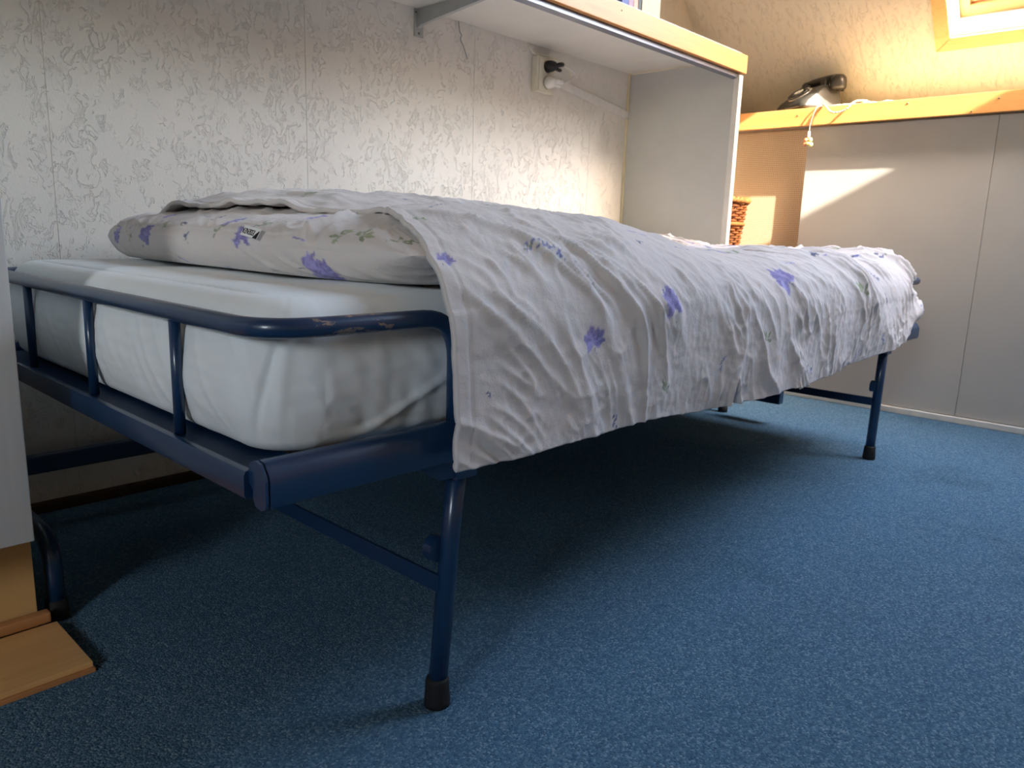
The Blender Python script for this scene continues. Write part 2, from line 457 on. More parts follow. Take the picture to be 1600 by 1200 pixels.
# casing boards on the slope, mitred at the corners
def mitre(name, pts, h0, h1, mat):
    bm = bmesh.new(); vs = [bm.verts.new(sl(y, s, h)) for h in (h0, h1) for y, s in pts]
    for f in ((0, 1, 2, 3), (7, 6, 5, 4), (0, 4, 5, 1), (1, 5, 6, 2), (2, 6, 7, 3), (3, 7, 4, 0)): bm.faces.new([vs[i] for i in f])
    bmesh.ops.recalc_face_normals(bm, faces=bm.faces)
    bmesh.ops.bevel(bm, geom=list(bm.edges), offset=.0012, segments=2, affect='EDGES')
    return from_bm(name, bm, mat, w1)
a, b, c, d = sk_y0, sk_y1, sk_s0, sk_s1; e = .0006
mitre('casing_board', [(b + tw, c - tw + e), (b + tw, d + tw - e), (b, d - e), (b, c + e)], -.012, 0, M['pine_s'])
mitre('casing_board', [(b + tw - e, c - tw), (b - e, c), (a + e, c), (a - tw + e, c - tw)], -.012, 0, M['pine_y'])
mitre('casing_board', [(a - tw, c - tw + e), (a, c + e), (a, d - e), (a - tw, d + tw - e)], -.012, 0, M['pine_s'])
mitre('casing_board', [(b + tw - e, d + tw), (a - tw + e, d + tw), (a + e, d), (b - e, d)], -.012, 0, M['pine_y'])
# white reveal boards, pine sash, glass
rv = .15
slab_obj('reveal_board', b - .004, b + .02, c, d, .001, rv, M['white_trim'], w1)
slab_obj('reveal_board', a - .02, a + .004, c, d, .001, rv, M['white_trim'], w1)
slab_obj('reveal_board', a + .004, b - .004, c - .02, c + .004, .001, rv, M['white_trim'], w1)
slab_obj('reveal_board', a + .004, b - .004, d - .004, d + .02, .001, rv, M['white_trim'], w1)
fw = .055
slab_obj('sash_frame', b - .004 - .03, b - .004, c + .004, d - .004, .10, rv + .02, M['pine_s'], w1)
slab_obj('sash_frame', a + .004, a + .034, c + .004, d - .004, .10, rv + .02, M['pine_s'], w1)
slab_obj('sash_frame', a + .034, b - .034, c + .004, c + .004 + .035, .10, rv + .02, M['pine_y'], w1)
slab_obj('sash_frame', a + .034, b - .034, d - .004 - .05, d - .004, .10, rv + .02, M['pine_y'], w1)
slab_obj('sash_rail', a + .034, b - .034, c + .045, c + .085, .115, rv + .02, M['pine_y'], w1)
slab_obj('pane', a + .03, b - .03, c + .08, d - .05, rv + .005, rv + .009, M['glass'], w1, 0)
pc = sl((a + b) / 2, (c + d) / 2, rv + .06)
portal('roof_sky_portal', pc, (-c45, 0, -c45), (b - a), (d - c))

# knee wall: two flush cupboard doors, plinth strip, recess with perforated board
struct(box('wall_right', (L + .06, YG, 0), (L + .10, W, LT - .01), M['white_trim'], None, 0))
struct(box('door_1', (L, -.019, .024), (L + .025, .592, 1.0105), M['grey_door'], None, .002))
struct(box('door_2', (L, -.632, .024), (L + .025, -.0198, 1.0105), M['grey_door'], None, .002))
struct(box('door_3', (L, -1.245, .024), (L + .025, -.635, 1.008), M['grey_door'], None, .002))
struct(box('trim_1', (L + .026, YG, .024), (L + .06, .585, 1.008), M['white_trim'], None, 0))
struct(box('baseboard_right', (L - .012, YG, 0), (L + .02, .59, .022), M['white_trim'], None, .003))
pb = box('pegboard', (L + .026, .594, .0), (L + .034, W - .001, 1.008), M['pegboard'], None, .001)
tag(pb, 'tan perforated hardboard panel below the wooden ledge, beside the grey cupboard door', 'panel')
lg = empty('ledge', (L, 0, 1.01)); tag(lg, 'long orange beech ledge along the knee wall carrying the black telephone', 'ledge')
box('top_board', (L - .028, YG, LT - .02), (L + .299, W - .001, LT), M['beech_top'], lg, .001)
fs = box('front_strip', (L - .046, YG, 1.011), (L - .0285, W - .001, LT + .0005), M['beech_y'], lg, .0015)
for yy, zz in ((.245, 1.06), (-.02, 1.052), (.052, 1.018), (.62, 1.05)):
    lathe('screw', [(.0028, 0), (.0028, .0012), (.0012, .0016)], M['screw'], lg, 10, (L - .0475, yy, zz), axis='x')

# ------------------------------------------------------------------ shelf niche above the bed
ZS = 1.176
sh = empty('wall_shelf', (1.0, W, ZS)); tag(sh, 'white wall shelf with beech front edge above the bed', 'shelf')
box('shelf_board', (-.075, .652, ZS), (2.098, W - .001, ZS + .02), M['shelf_white'], sh)
box('front_strip', (-.075, .634, 1.130), (2.104, .650, 1.186), M['beech_x'], sh, .0015)
prism('edge_profile', [(.651, 1.117), (.668, 1.113), (.670, 1.119), (.657, 1.122), (.657, 1.146), (.666, 1.148), (.666, 1.1755), (.651, 1.1755)], 'x', -.07, 2.085, M['alu'], sh)
for x in (2.097, 1.4, .6): lathe('screw', [(.002, 0), (.002, -.001), (.001, -.0014)], M['screw'], sh, 10, (x - .012, .634, 1.168), axis='y')
for xx, yy in ((1.66, .74), (1.74, .735), (1.86, .725)):
    lathe('screw', [(.003, 0), (.003, -.0012), (.001, -.0016)], M['wire'], sh, 10, (xx, yy, ZS))
bk = empty('shelf_bracket', (1.079, W, 1.11)); tag(bk, 'grey metal bracket under the white wall shelf', 'bracket')
prism('wall_plate', [(1.064, W - .005), (1.094, W - .005), (1.094, W - .001), (1.064, W - .001)], 'z', 1.106, 1.1755, M['bracket'], bk)
bm = bmesh.new()
prof = [(W - .005, 1.128), (W - .02, 1.134), (.80, 1.160), (.72, 1.168), (.70, 1.1755), (W - .005, 1.1755)]
prism('arm', prof, 'x', 1.073, 1.085, M['bracket'], bk); bm.free()
for zz in (1.114, 1.166): lathe('screw', [(.003, 0), (.003, -.0015), (.001, -.002)], M['screw'], bk, 10, (1.079, W - .005, zz) if zz < 1.12 else (1.068, W - .005, zz), axis='y')
sp_ = empty('side_panel', (2.09, W, 0)); tag(sp_, 'white upright side panel of the bed niche under the shelf end', 'panel')
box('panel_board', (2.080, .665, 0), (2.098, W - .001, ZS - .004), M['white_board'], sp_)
box('edge_strip', (2.079, .655, 0), (2.099, .6645, ZS - .03), M['white_trim'], sp_, .001)
box('edge_strip', (2.0765, .6425, 0), (2.099, .6545, ZS - .052), M['white_trim'], sp_, .001)
struct(box('trim_2', (2.0715, W - .008, 0), (2.0795, W - .001, ZS - .001), M['cream'], None, .002))

# left cabinet
cb = empty('cabinet', (-.6, .77, 0)); tag(cb, 'white wood-grain cabinet with beige plinth standing beside the bed head', 'cabinet')
box('body', (-1.25, .492, .178), (-.0785, W - .001, 2.1), M['white_board'], cb)
box('door', (-.640, .470, .1745), (-.0770, .490, 2.09), M['cab_door'], cb, .0015)
box('door', (-1.25, .470, .1745), (-.6425, .490, 2.09), M['cab_door'], cb, .0015)
box('plinth', (-1.25, .570, 0), (-.0585, W - .001, .1775), M['plinth'], cb, .001)
st = box('wood_strip', (-1.2, .552, .014), (-.046, .569, .030), M['oak_d'], None, .003)
tag(st, 'reddish wooden strip lying against the beige cabinet plinth', 'strip')
pk = empty('floor_plank', (-.5, .48, 0)); tag(pk, 'short laminate plank lying on the carpet before the cabinet', 'plank')
box('top_layer', (-1.15, .4045, .0062), (-.040, .551, .0138), M['oak_x'], pk, .0008)
box('bottom_layer', (-1.15, .400, .0), (-.0385, .551, .006), M['oak_d'], pk, .0008)

# ------------------------------------------------------------------ folding bed frame
bed = empty('bed_frame', (1.02, .48, 0)); tag(bed, 'blue enamelled steel folding bed frame with tube rails and thin legs', 'bed')
BL, BW = 2.05, .965
rail = [(.002, .330), (.010, .327), (.020, .329), (.024, .336), (.024, .345), (.030, .350), (.031, .362), (.027, .371), (.018, .3745),
        (.009, .3725), (.004, .366), (.0015, .3625), (.0, .358), (.0, .336)]
for mir in (False, True):
    pr = [((BW - y) if mir else y, z) for y, z in rail]
    r_ = auto_smooth(prism('side_rail', pr, 'x', .002, BL - .002, M['blue'], bed), 50)
    for xx in (0, BL):
        cap = [(p + (.0008 if p < (.48) else -.0008) * 0, q) for p, q in pr]
        prism('end_cap', [(p, q) for p, q in cap], 'x', xx - (.0 if xx else .003), xx + (.003 if xx else 0), M['blue'], r_)
# end rails: angle section with a broad flange under the mattress
er = [(-.008, .338), (-.006, .334), (.0, .333), (.006, .336), (.008, .352), (.062, .353), (.062, .357), (.008, .3575), (.0, .3625), (-.006, .3615), (-.008, .357)]
for mir in (False, True):
    pr = [((BL - x) if mir else x, z) for x, z in er]
    auto_smooth(prism('end_rail', pr, 'y', .031, BW - .031, M['blue'], bed), 50)
ZU = .4945
for mir in (False, True):
    X = (lambda x: BL + .012 - x) if mir else (lambda x: x); ty = .011 if mir else .020
    pts = [(X(.251), ty, .352), (X(.251), ty, ZU), (X(.012), ty, ZU), (X(.012), BW - ty, ZU), (X(.251), BW - ty, ZU), (X(.251), BW - ty, .352)]
    P = fillet(pts[:3], .05, 8)[:-1] + fillet([P_ for P_ in [pts[1], pts[2], pts[3]]], .06, 8)[1:-1] + fillet(pts[2:5], .06, 8)[1:-1] + fillet(pts[3:], .05, 8)[1:]
    tube('guard_tube', P, .0102, M['bluechip'] if not mir else M['blue'], bed, 20)
    for y in (.213, .480, .747):
        tube('guard_bar', [(X(.012), y, .357), (X(.012), y, ZU - .006)], .0062, M['blue'], bed, 12)
# slats carry the mattress
for i in range(12):
    x = .10 + i * (BL - .2) / 11
    box('slat', (x - .025, .0315, .336), (x + .025, BW - .0315, .3445), M['oak_d'], bed, .001)
for xl, lean in ((.240, .030), (1.850, .012)):
    for y in (.032,):
        lg_ = tube('leg', [(xl, y, .022), (xl + lean * .6, y, .22), (xl + lean, y, .325)], .0122, M['blue'], bed, 18)
        lathe('rubber_foot', [(.0165, 0), (.0168, .006), (.0155, .02), (.0150, .034), (.0135, .038)], M['rubber'], lg_, 20, (xl, y, 0))
        auto_smooth(prism('hinge_sleeve', [(xl + lean - .017, y - .015), (xl + lean + .017, y - .015), (xl + lean + .017, y + .015), (xl + lean - .017, y + .015)], 'z', .298, .3265, M['blue'], lg_))
        prism('gusset', [(xl - .048, .326), (xl + lean, .326), (xl + lean, .300), (xl - .012, .303)], 'y', y - .013, y - .010, M['blue'], lg_)
        s_ = 1 if y < .4 else -1
        bm = bmesh.new()
        add_tube(bm, [(xl + .005, y + s_ * .004, .206), (xl + .005, y + s_ * .019, .206)], .016, 16)
        bmesh.ops.recalc_face_normals(bm, faces=bm.faces)
        auto_smooth(from_bm('stop_plate', bm, M['blue'], lg_), 40)
    bm = bmesh.new(); add_box(bm, (xl - .001, .032, .152), (xl + .005, .66, .174), .001)
    from_bm('crossbar', bm, M['blue'], bed)
# fixed frame at the wall
box('wall_beam', (-.02, .985, .108), (BL + .01, 1.010, .143), M['blue'], bed, .004)
for x in (-.028, BL + .012):
    f_ = tube('wall_leg', fillet([(x, W - .03, .125), (x, .592, .125), (x, .592, .02)], .07, 10), .0125, M['blue'], bed, 16)
    lathe('rubber_foot', [(.016, 0), (.0165, .01), (.0145, .03)], M['rubber'], f_, 18, (x, .592, 0))
box('spring_box', (2.012, .372, .070), (2.044, .520, .125), M['blue'], bed, .004)

# ------------------------------------------------------------------ mattress in its fitted sheet
MX0, MX1, MY0, MY1, MZ0, MZ1 = .0245, BL - .078, .042, BW - .035, .3585, .519
def rr_outline(x0, x1, y0, y1, r, n_side, n_arc):
    pts = []
    segs = [((x0 + r, y0), (x1 - r, y0), n_side[0]), ((x1, y0 + r), (x1, y1 - r), n_side[1]), ((x1 - r, y1), (x0 + r, y1), n_side[0] // 4), ((x0, y1 - r), (x0, y0 + r), n_side[1] * 2)]
    cen = [(x1 - r, y0 + r, -90), (x1 - r, y1 - r, 0), (x0 + r, y1 - r, 90), (x0 + r, y0 + r, 180)]
    for (a, b, n), (cx, cy, an) in zip(segs, cen):
        for i in range(n): t = i / n; pts.append((a[0] + (b[0] - a[0]) * t, a[1] + (b[1] - a[1]) * t))
        for i in range(n_arc): t = math.radians(an + 90 * i / n_arc); pts.append((cx + r * math.cos(t), cy + r * math.sin(t)))
    return np.array(pts)
ol = rr_outline(MX0, MX1, MY0, MY1, .065, (300, 90), 36)
nrm = np.roll(ol, -1, 0) - np.roll(ol, 1, 0); nrm = np.stack([nrm[:, 1], -nrm[:, 0]], 1); nrm /= np.linalg.norm(nrm, axis=1, keepdims=True)
arc = np.concatenate([[0], np.cumsum(np.linalg.norm(np.diff(ol, axis=0), axis=1))])
rows = []
zr = .036
prof = []
for t in np.linspace(0, 1, 8): a_ = t * math.pi / 2; prof.append((-.03 * (1 - math.sin(a_)), MZ0 + .02 * (1 - math.cos(a_))))
for t in np.linspace(0, 1, 34)[1:]: prof.append((.008 * math.sin(math.pi * t), MZ0 + .02 + (MZ1 - zr - MZ0 - .02) * t))
for t in np.linspace(0, 1, 16)[1:]: a_ = t * math.pi / 2; prof.append((-zr * (1 - math.cos(a_)), MZ1 - zr + zr * math.sin(a_)))
V = np.zeros((len(ol), len(prof), 3))
for j, (off, z) in enumerate(prof):
    V[:, j, :2] = ol + nrm * off; V[:, j, 2] = z
A = arc[:, None]; Z = V[:, :, 2]
corner = np.exp(-(((ol[:, 0] - MX0 - .02) / .05) ** 2 + ((ol[:, 1] - MY0 - .02) / .05) ** 2))[:, None]
near_h = (np.exp(-((ol[:, 0] - .16) / .10) ** 2) * (ol[:, 1] < MY0 + .01))[:, None]
zz_ = (Z - MZ0) / (MZ1 - MZ0)
side = np.clip(np.sin(np.pi * np.clip(zz_, 0, 1)), 0, 1) ** .5
dsp = .0035 * pn(A * 9, Z * 9, 1) + .0016 * ridge(pn(A * 30 + Z * 20, Z * 9, 2)) + .0009 * pn(A * 22, Z * 90, 5)
im = np.argmin(np.hypot(ol[:, 0] - MX0 - .02, ol[:, 1] - MY0 - .02)); da = A - arc[im]
dsp += side * (-.0050 * np.exp(-((da - .25 * (Z - .46)) / .0035) ** 2) + .0034 * np.exp(-((da - .011 - .1 * (Z - .46)) / .006) ** 2) + .0022 * np.exp(-((da + .022 + .3 * (Z - .46)) / .005) ** 2)) * sstep(.36, .42, Z)
k_ = (Z - .355) - (ol[:, 0][:, None] - .10) * .45
dsp += near_h * side * (.005 * np.exp(-(k_ / .006) ** 2) + .003 * np.exp(-((k_ + .045) / .012) ** 2))
dsp += near_h * (1 - zz_) * .006 * pn(A * 34, Z * 6, 8)
# the sheet bags a little at its lower edge
low = np.exp(-((zz_ - .06) / .10) ** 2)
dsp += low * (.004 * pn(A * 11, Z * 2, 6) - .002)
dsp = dsp * np.clip((Z - MZ0) / .012, 0, 1)
nn = np.zeros_like(V); nn[:, :, :2] = nrm[:, None, :]
topw = np.clip((Z - (MZ1 - zr)) / zr, 0, 1); dsp = dsp * (1 - .8 * topw)
nn[:, :, 2] = topw; nn[:, :, :2] *= (1 - topw * .8)[:, :, None]
V += nn * dsp[:, :, None]
# top: rings shrinking towards the middle
cx_, cy_ = (MX0 + MX1) / 2, (MY0 + MY1) / 2
tops = []
last = V[:, -1, :]
for t in np.linspace(0, 1, 30)[1:]:
    R_ = last.copy(); sh_ = .44 * t
    R_[:, 0] = np.clip(last[:, 0], MX0 + .06 + sh_, MX1 - .06 - sh_) * t + last[:, 0] * (1 - t); R_[:, 1] = last[:, 1] + (cy_ - last[:, 1]) * t
    R_[:, 2] = last[:, 2] * (1 - t) + MZ1 * t + .004 * np.sin(np.pi * min(1, t * 2)) + .003 * pn(R_[:, 0] * 8, R_[:, 1] * 8, 4) * min(1, t * 6)
    tops.append(R_)
V = np.concatenate([V, np.stack(tops, 1)], 1)
me = grid_mesh('mattress', V, True)
mt = link('mattress', me, M['sheet']); tag(mt, 'thick mattress in a white fitted sheet lying in the blue bed frame', 'mattress')

# ------------------------------------------------------------------ flower print
def motif(kind, rnd):
    """list of (cx, cy, rx, ry, angle, colour, alpha) ellipses in motif units of metres"""
    out = []
    vio = [lin(122, 114, 188), lin(94, 84, 166), lin(146, 140, 208)]
    blu = [lin(84, 92, 158), lin(68, 76, 140), lin(104, 112, 176)]
    grn = [lin(122, 138, 84), lin(104, 122, 68), lin(142, 156, 104)]
    nav = [lin(64, 70, 112), lin(52, 58, 92)]
    if kind == 'bloom':
        for i in range(16):
            a = (i / 15 - .5) * 4.4 + math.pi / 2; r = rnd.uniform(.006, .017)
            out.append((math.cos(a) * r, math.sin(a) * r + .004, .0115, .0048, a, rnd.choice(vio), .92))
        for i in range(5):
            a = math.pi / 2 + (i - 2) * .5; out.append((math.cos(a) * .022, math.sin(a) * .022, .007, .003, a, vio[1], .85))
        for i in range(6): out.append((.001 * i, -.004 - .004 * i, .0026, .0008, math.pi / 2 - .25, nav[0], .9))
    elif kind == 'lavender':
        for i in range(13):
            t = i / 12; a = 2.6 - t * 2.2; x = math.cos(a) * .026; y = math.sin(a) * .018 - .008
            sd = 1 if i % 2 else -1
            out.append((x + rnd.uniform(-.001, .001), y + sd * .0035, .0046, .0022, a + sd * .8, rnd.choice(blu), .95))
        for i in range(5): out.append((-.026 + i * .003, -.003 + i * .0025, .0030, .0014, 1.2 + i * .2, grn[1], .9))
        for i in range(9): a = 2.6 - i / 8 * 2.5; out.append((math.cos(a) * .026, math.sin(a) * .018 - .008, .0032, .0006, a + 1.57, grn[0], .8))
    elif kind == 'leaf':
        for a, r in ((2.5, .012), (1.6, .013), (.5, .013), (-.6, .008), (2.0, .020)):
            out.append((math.cos(a) * r, math.sin(a) * r, .0085, .0036, a, rnd.choice(grn), .9))
        for i in range(7): out.append((.0015 * i, -.003 * i, .0022, .0006, -1.1, grn[1], .9))
    elif kind == 'bud':
        for i in range(7):
            a = rnd.uniform(0, 6.28); r = rnd.uniform(.002, .013)
            out.append((math.cos(a) * r * .6, math.sin(a) * r * 1.3, .0058, .0026, rnd.uniform(.6, 2.4), rnd.choice(nav + blu[:1]), .95))
        out.append((.004, -.012, .004, .0016, 1.2, grn[1], .9))
    elif kind == 'stroke':
        for i in range(8): out.append((-.02 + .006 * i, .006 - .002 * i + rnd.uniform(-.001, .001), .006, .0020, -.3, rnd.choice(vio), .8))
    return out

def paint(me, U, Vv, spots, seed=3):
    rnd = random.Random(seed); n = U.size
    colr = np.zeros((n, 4), np.float32); colr[:, :3] = .7
    u = U.reshape(-1); v = Vv.reshape(-1)
    for (kind, cu, cv, ang, sc) in spots:
        sel = np.nonzero((np.abs(u - cu) < .04 * sc) & (np.abs(v - cv) < .04 * sc))[0]
        if not len(sel): continue
        du = (u[sel] - cu) / sc; dv = (v[sel] - cv) / sc; ca, sa = math.cos(ang), math.sin(ang)
        x = du * ca + dv * sa; y = -du * sa + dv * ca
        x = x + .0014 * pn(x * 160, y * 160, 3); y = y + .0014 * pn(x * 160, y * 160, 5)
        for (ex, ey, rx, ry, ea, c, al) in motif(kind, rnd):
            cx, cy = math.cos(ea), math.sin(ea); px, py = x - ex, y - ey
            d = ((px * cx + py * cy) / rx) ** 2 + ((-px * cy * 1 + py * cx) / ry) ** 2
            w = np.clip((1.25 - d) / .5, 0, 1) * al
            old = colr[sel]
            old[:, :3] = old[:, :3] * (1 - w[:, None]) + np.array(c[:3]) * w[:, None] if False else np.where(w[:, None] > 0, old[:, :3] * (1 - w[:, None]) + np.array(c[:3])[None] * w[:, None], old[:, :3])
            first = (old[:, 3] < .02) & (w > 0); old[first, :3] = c[:3]
            old[:, 3] = np.maximum(old[:, 3], w); colr[sel] = old
    at = me.color_attributes.new('print', 'FLOAT_COLOR', 'POINT'); at.data.foreach_set('color', colr.reshape(-1))

# ------------------------------------------------------------------ pillow
ns, nt = 170, 240
s = np.linspace(-1, 1, ns)[:, None] * np.ones((1, nt)); t = np.ones((ns, 1)) * np.linspace(-1, 1, nt)[None]
def pil_fall(s_, t_): return np.clip((1 - np.abs(s_) ** 3.0), 0, 1) ** .45 * np.where(t_ > 0, np.clip((1 - np.abs(t_) ** 9.0), 0, 1) ** .34, np.clip((1 - np.abs(t_) ** 3.2), 0, 1) ** .55)
def edge(x): return np.sign(x) * (1 - (1 - np.abs(x)) ** 2.1)
s_, t_ = edge(s), edge(t)
PX, PY, PZ = .448, .492, .562
ax, ay = .257, .470
fall = pil_fall(s_, t_)
inx = 1 - .03 * (1 - np.abs(s_) ** 2) * np.abs(t_) ** 6 - .045 * np.abs(s_) ** 8 ; iny = 1 - .05 * np.abs(t_) ** 10
X = PX + ax * s_ * iny; Y = PY + ay * t_ * inx
lump = 1 + .10 * pn(s_ * 1.4, t_ * 1.6, 2)
zt = PZ + .050 * fall * lump; zb = np.maximum(PZ - .075 * fall, MZ1 + .0060)
def pil_wr(A, Y):
    c = Y - A * .9 + .05 * pn(Y * 5, A * 8, 17)
    return (.0085 * ridge(pn(c * 9, A * 6, 7), 2.4) * sstep(-.3, .3, pn(Y * 4, A * 5, 19)) + .0050 * ridge(pn(c * 22, A * 9, 8), 2.6) * sstep(-.1, .3, pn(c * 4, A * 4, 18))
            + .0022 * ridge(pn(c * 46, A * 22, 16), 2.4) + .0016 * pn(A * 30, Y * 30, 9))
Vt = np.stack([X, Y, zt], -1); Vb = np.stack([X, Y, zb], -1)
VV = np.concatenate([Vt, Vb[::-1][1:]], 0)
def arc_rows(VV):
    a_ = np.concatenate([np.zeros((1, nt)), np.cumsum(np.linalg.norm(np.diff(VV, axis=0), axis=2), axis=0)], 0)
    a_[ns:] = a_[ns:] - a_[-1:]                                # the underside counts back from the front rim
    return a_
At = arc_rows(VV); Yv = VV[:, :, 1]
nrmP = grid_normals(VV)
if nrmP[ns // 2, nt // 2, 2] < 0: nrmP = -nrmP
ff = np.concatenate([fall, fall[::-1][1:]], 0)
free = np.clip(ff * 2.6, 0, 1) * np.where(np.arange(VV.shape[0])[:, None] < ns, 1.0, np.clip((VV[:, :, 2] - MZ1 - .0065) / .012, 0, 1) * (VV[:, :, 0] < PX))
wr = pil_wr(At, Yv)
# the tuck in the case
wr = wr + .011 * np.exp(-((Yv - .243 - .2 * (At - .03)) / .009) ** 2) * np.exp(-((At - .030) / .028) ** 2) - .012 * np.exp(-((Yv - .225 - .2 * (At - .03)) / .009) ** 2) * np.exp(-((At - .022) / .028) ** 2)
# fold lines running down from the tuck
for k0, (y0, sl_) in enumerate(((.215, 1.3), (.30, 2.2), (.36, 2.6), (.44, 2.9))):
    wr = wr + .0045 * np.exp(-((Yv - y0 + (At - .01) * -sl_) / .010) ** 2) * sstep(.02, -.005, At) * sstep(-.06, -.03, At)
# case hem: the overlapping flap stands a little proud along the front
wr = wr * free + .0016 * sstep(.0235, .0255, At + .006 * np.sin(Yv * 5)) * sstep(.225, .26, Yv) * (np.arange(VV.shape[0])[:, None] < ns)
VV = VV + nrmP * wr[:, :, None]
me = grid_mesh('pillow', VV)
_a = arc_rows(VV)
PU, PV = VV[:, :, 1], _a
PIL_SPOTS = [('bloom', .81, .24, 0, 1.0)]
PIL = (me, PU, PV)
pil = empty('pillow', (PX, PY, MZ1)); tag(pil, 'plump pillow in flower-printed white case tagged at its front seam', 'pillow')
po = link('pillow_case', me, M['cotton'], pil)

# ------------------------------------------------------------------ duvet
XO, YO, RC = 2.000, -.030, .165          # outline over the foot end and the near side
xs0 = .205
xn = np.linspace(xs0, XO - RC, 590)
near = np.stack([xn, np.full_like(xn, YO)], 1)
aa = np.linspace(-90, 0, 66)[1:]
arcp = np.stack([XO - RC + RC * np.cos(np.radians(aa)), YO + RC + RC * np.sin(np.radians(aa))], 1)
yf = np.linspace(YO + RC, .93, 130)[1:]
foot = np.stack([np.full_like(yf, XO), yf], 1)
O = np.concatenate([near, arcp, foot]); NP = len(O)
Nn = np.concatenate([np.tile([0, -1.], (len(near), 1)), np.stack([np.cos(np.radians(aa)), np.sin(np.radians(aa))], 1), np.tile([1., 0], (len(foot), 1))])
pa = np.concatenate([[0], np.cumsum(np.linalg.norm(np.diff(O, axis=0), axis=1))])     # arc length along the outline
p_near = pa[len(near) - 1]
YI = .985
xin = np.where(pa <= p_near, xs0 + (O[:, 0] - xs0) * (1.74 - xs0) / (XO - RC - xs0), 1.74 + (pa - p_near) / (pa[-1] - p_near) * (2.0 - 1.74))
HM = lambda x: sstep(1.14, .66, x)                                                     # hump over the pillow
def Htop(x, y):
    sp_x = np.clip((x - PX) / ax, -1, 1); tp_y = np.clip((y - PY) / ay, -1, 1)
    h = .553 + .010 * sstep(.2, .5, y)
    hump = .071 * HM(x + (.25 - y) * .30) * sstep(1.0, .80, y) + .014 * HM(x) * sstep(.3, .6, y) * sstep(1.0, .85, y)
    h = h + hump
    h = np.maximum(h, PZ + .068 * pil_fall(sp_x, tp_y) * (x < PX + ax))
    h = h + .024 * sstep(.55, .85, y) * sstep(1.58, 1.82, x) + .010 * np.exp(-((x - 1.93) / .10) ** 2)
    return h + .006 * pn(x * 5, y * 5, 12) + .005 * pn(x * 13, y * 11, 13) * (1 - HM(x) * .6)
def headshift(y):                                                                      # how the head edge slants back over the pillow
    return .035 * sstep(-.02, .10, y) + .075 * sstep(.08, .30, y) + .012 * np.sin(y * 9) * sstep(.2, .4, y) - .055 * sstep(.45, .9, y)
hem = .330 - .018 * sstep(.5, .82, O[:, 0]) + .016 * sstep(1.3, 1.6, O[:, 0]) + .005 * pn(pa * 7, pa * 0, 3)
hem = hem + .085 * sstep(1.62, 2.06, pa * 1.0 + xs0)
nsk, nsd, ntp = 72, 58, 64
R_sh = .13 + .11 * HM(O[:, 0]); zsh = .452 + .012 * HM(O[:, 0])
V = np.zeros((NP, nsk + nsd + ntp, 3))
def plan(d):
    """inward plan position at distance d from the outline, d: (NP,)"""
    inner = np.stack([xin, np.full(NP, YI)], 1)
    Lr = np.linalg.norm(inner - O, axis=1)
    f = np.clip(d / Lr, 0, 1)[:, None]
    # leave the outline along its normal, then bend towards the inner line
    q = O - Nn * d[:, None]
    g = sstep(.0, .9, f)
    P = q * (1 - g) + (O + (inner - O) * f) * g
    P[:, 0] += headshift(P[:, 1]) * sstep(.95, .2, O[:, 0]) * (O[:, 1] < .2)
    return P, Lr
_, Lr = plan(np.zeros(NP))
for j in range(nsk):
    tq = j / (nsk - 1); z = hem + (zsh - hem) * tq
    off = .004 * np.sin(math.pi * tq) + .010 * (1 - tq) ** 2 * np.sin(pa * 9)
    ft = sstep(1.80, 1.92, pa + xs0)                                                    # pinch under the tube at the foot
    off = off + ft * (.020 * np.exp(-((tq - .55) / .3) ** 2) - .030 * np.exp(-((z - .489) / .018) ** 2) - .030 * sstep(.35, 0, tq))
    V[:, j, :2] = O + Nn * off[:, None]; V[:, j, 2] = z
for j in range(nsd):
    ph = (j + 1) / nsd * math.pi / 2; d = R_sh * (1 - math.cos(ph))
    P, _ = plan(d); Hh = Htop(P[:, 0], P[:, 1]); z = zsh + (Hh - zsh) * math.sin(ph) ** .95
    ft = sstep(1.80, 1.92, pa + xs0)
    P = P - Nn * (ft * .030 * np.exp(-((z - .489) / .018) ** 2))[:, None] * (1 - .3 * ph)
    V[:, nsk + j, :2] = P; V[:, nsk + j, 2] = z
for j in range(ntp):
    f = (j + 1) / ntp; d = R_sh + (Lr - R_sh) * f
    P, _ = plan(d); V[:, nsk + nsd + j, :2] = P; V[:, nsk + nsd + j, 2] = Htop(P[:, 0], P[:, 1])
# the free head edge rests on the pillow
V[:, nsk + 8:, 2] -= np.exp(-((pa) / .075) ** 2)[:, None] * (.015 + .016 * sstep(.22, .42, V[:, nsk + 8:, 1])) * np.linspace(0, 1, V.shape[1] - nsk - 8)[None, :] ** .3
# cloth coordinates
Q = np.concatenate([np.zeros((NP, 1)), np.cumsum(np.linalg.norm(np.diff(V, axis=1), axis=2), axis=1)], 1)
Pp = np.repeat((pa + xs0)[:, None], V.shape[1], 1)
N_ = -grid_normals(V)
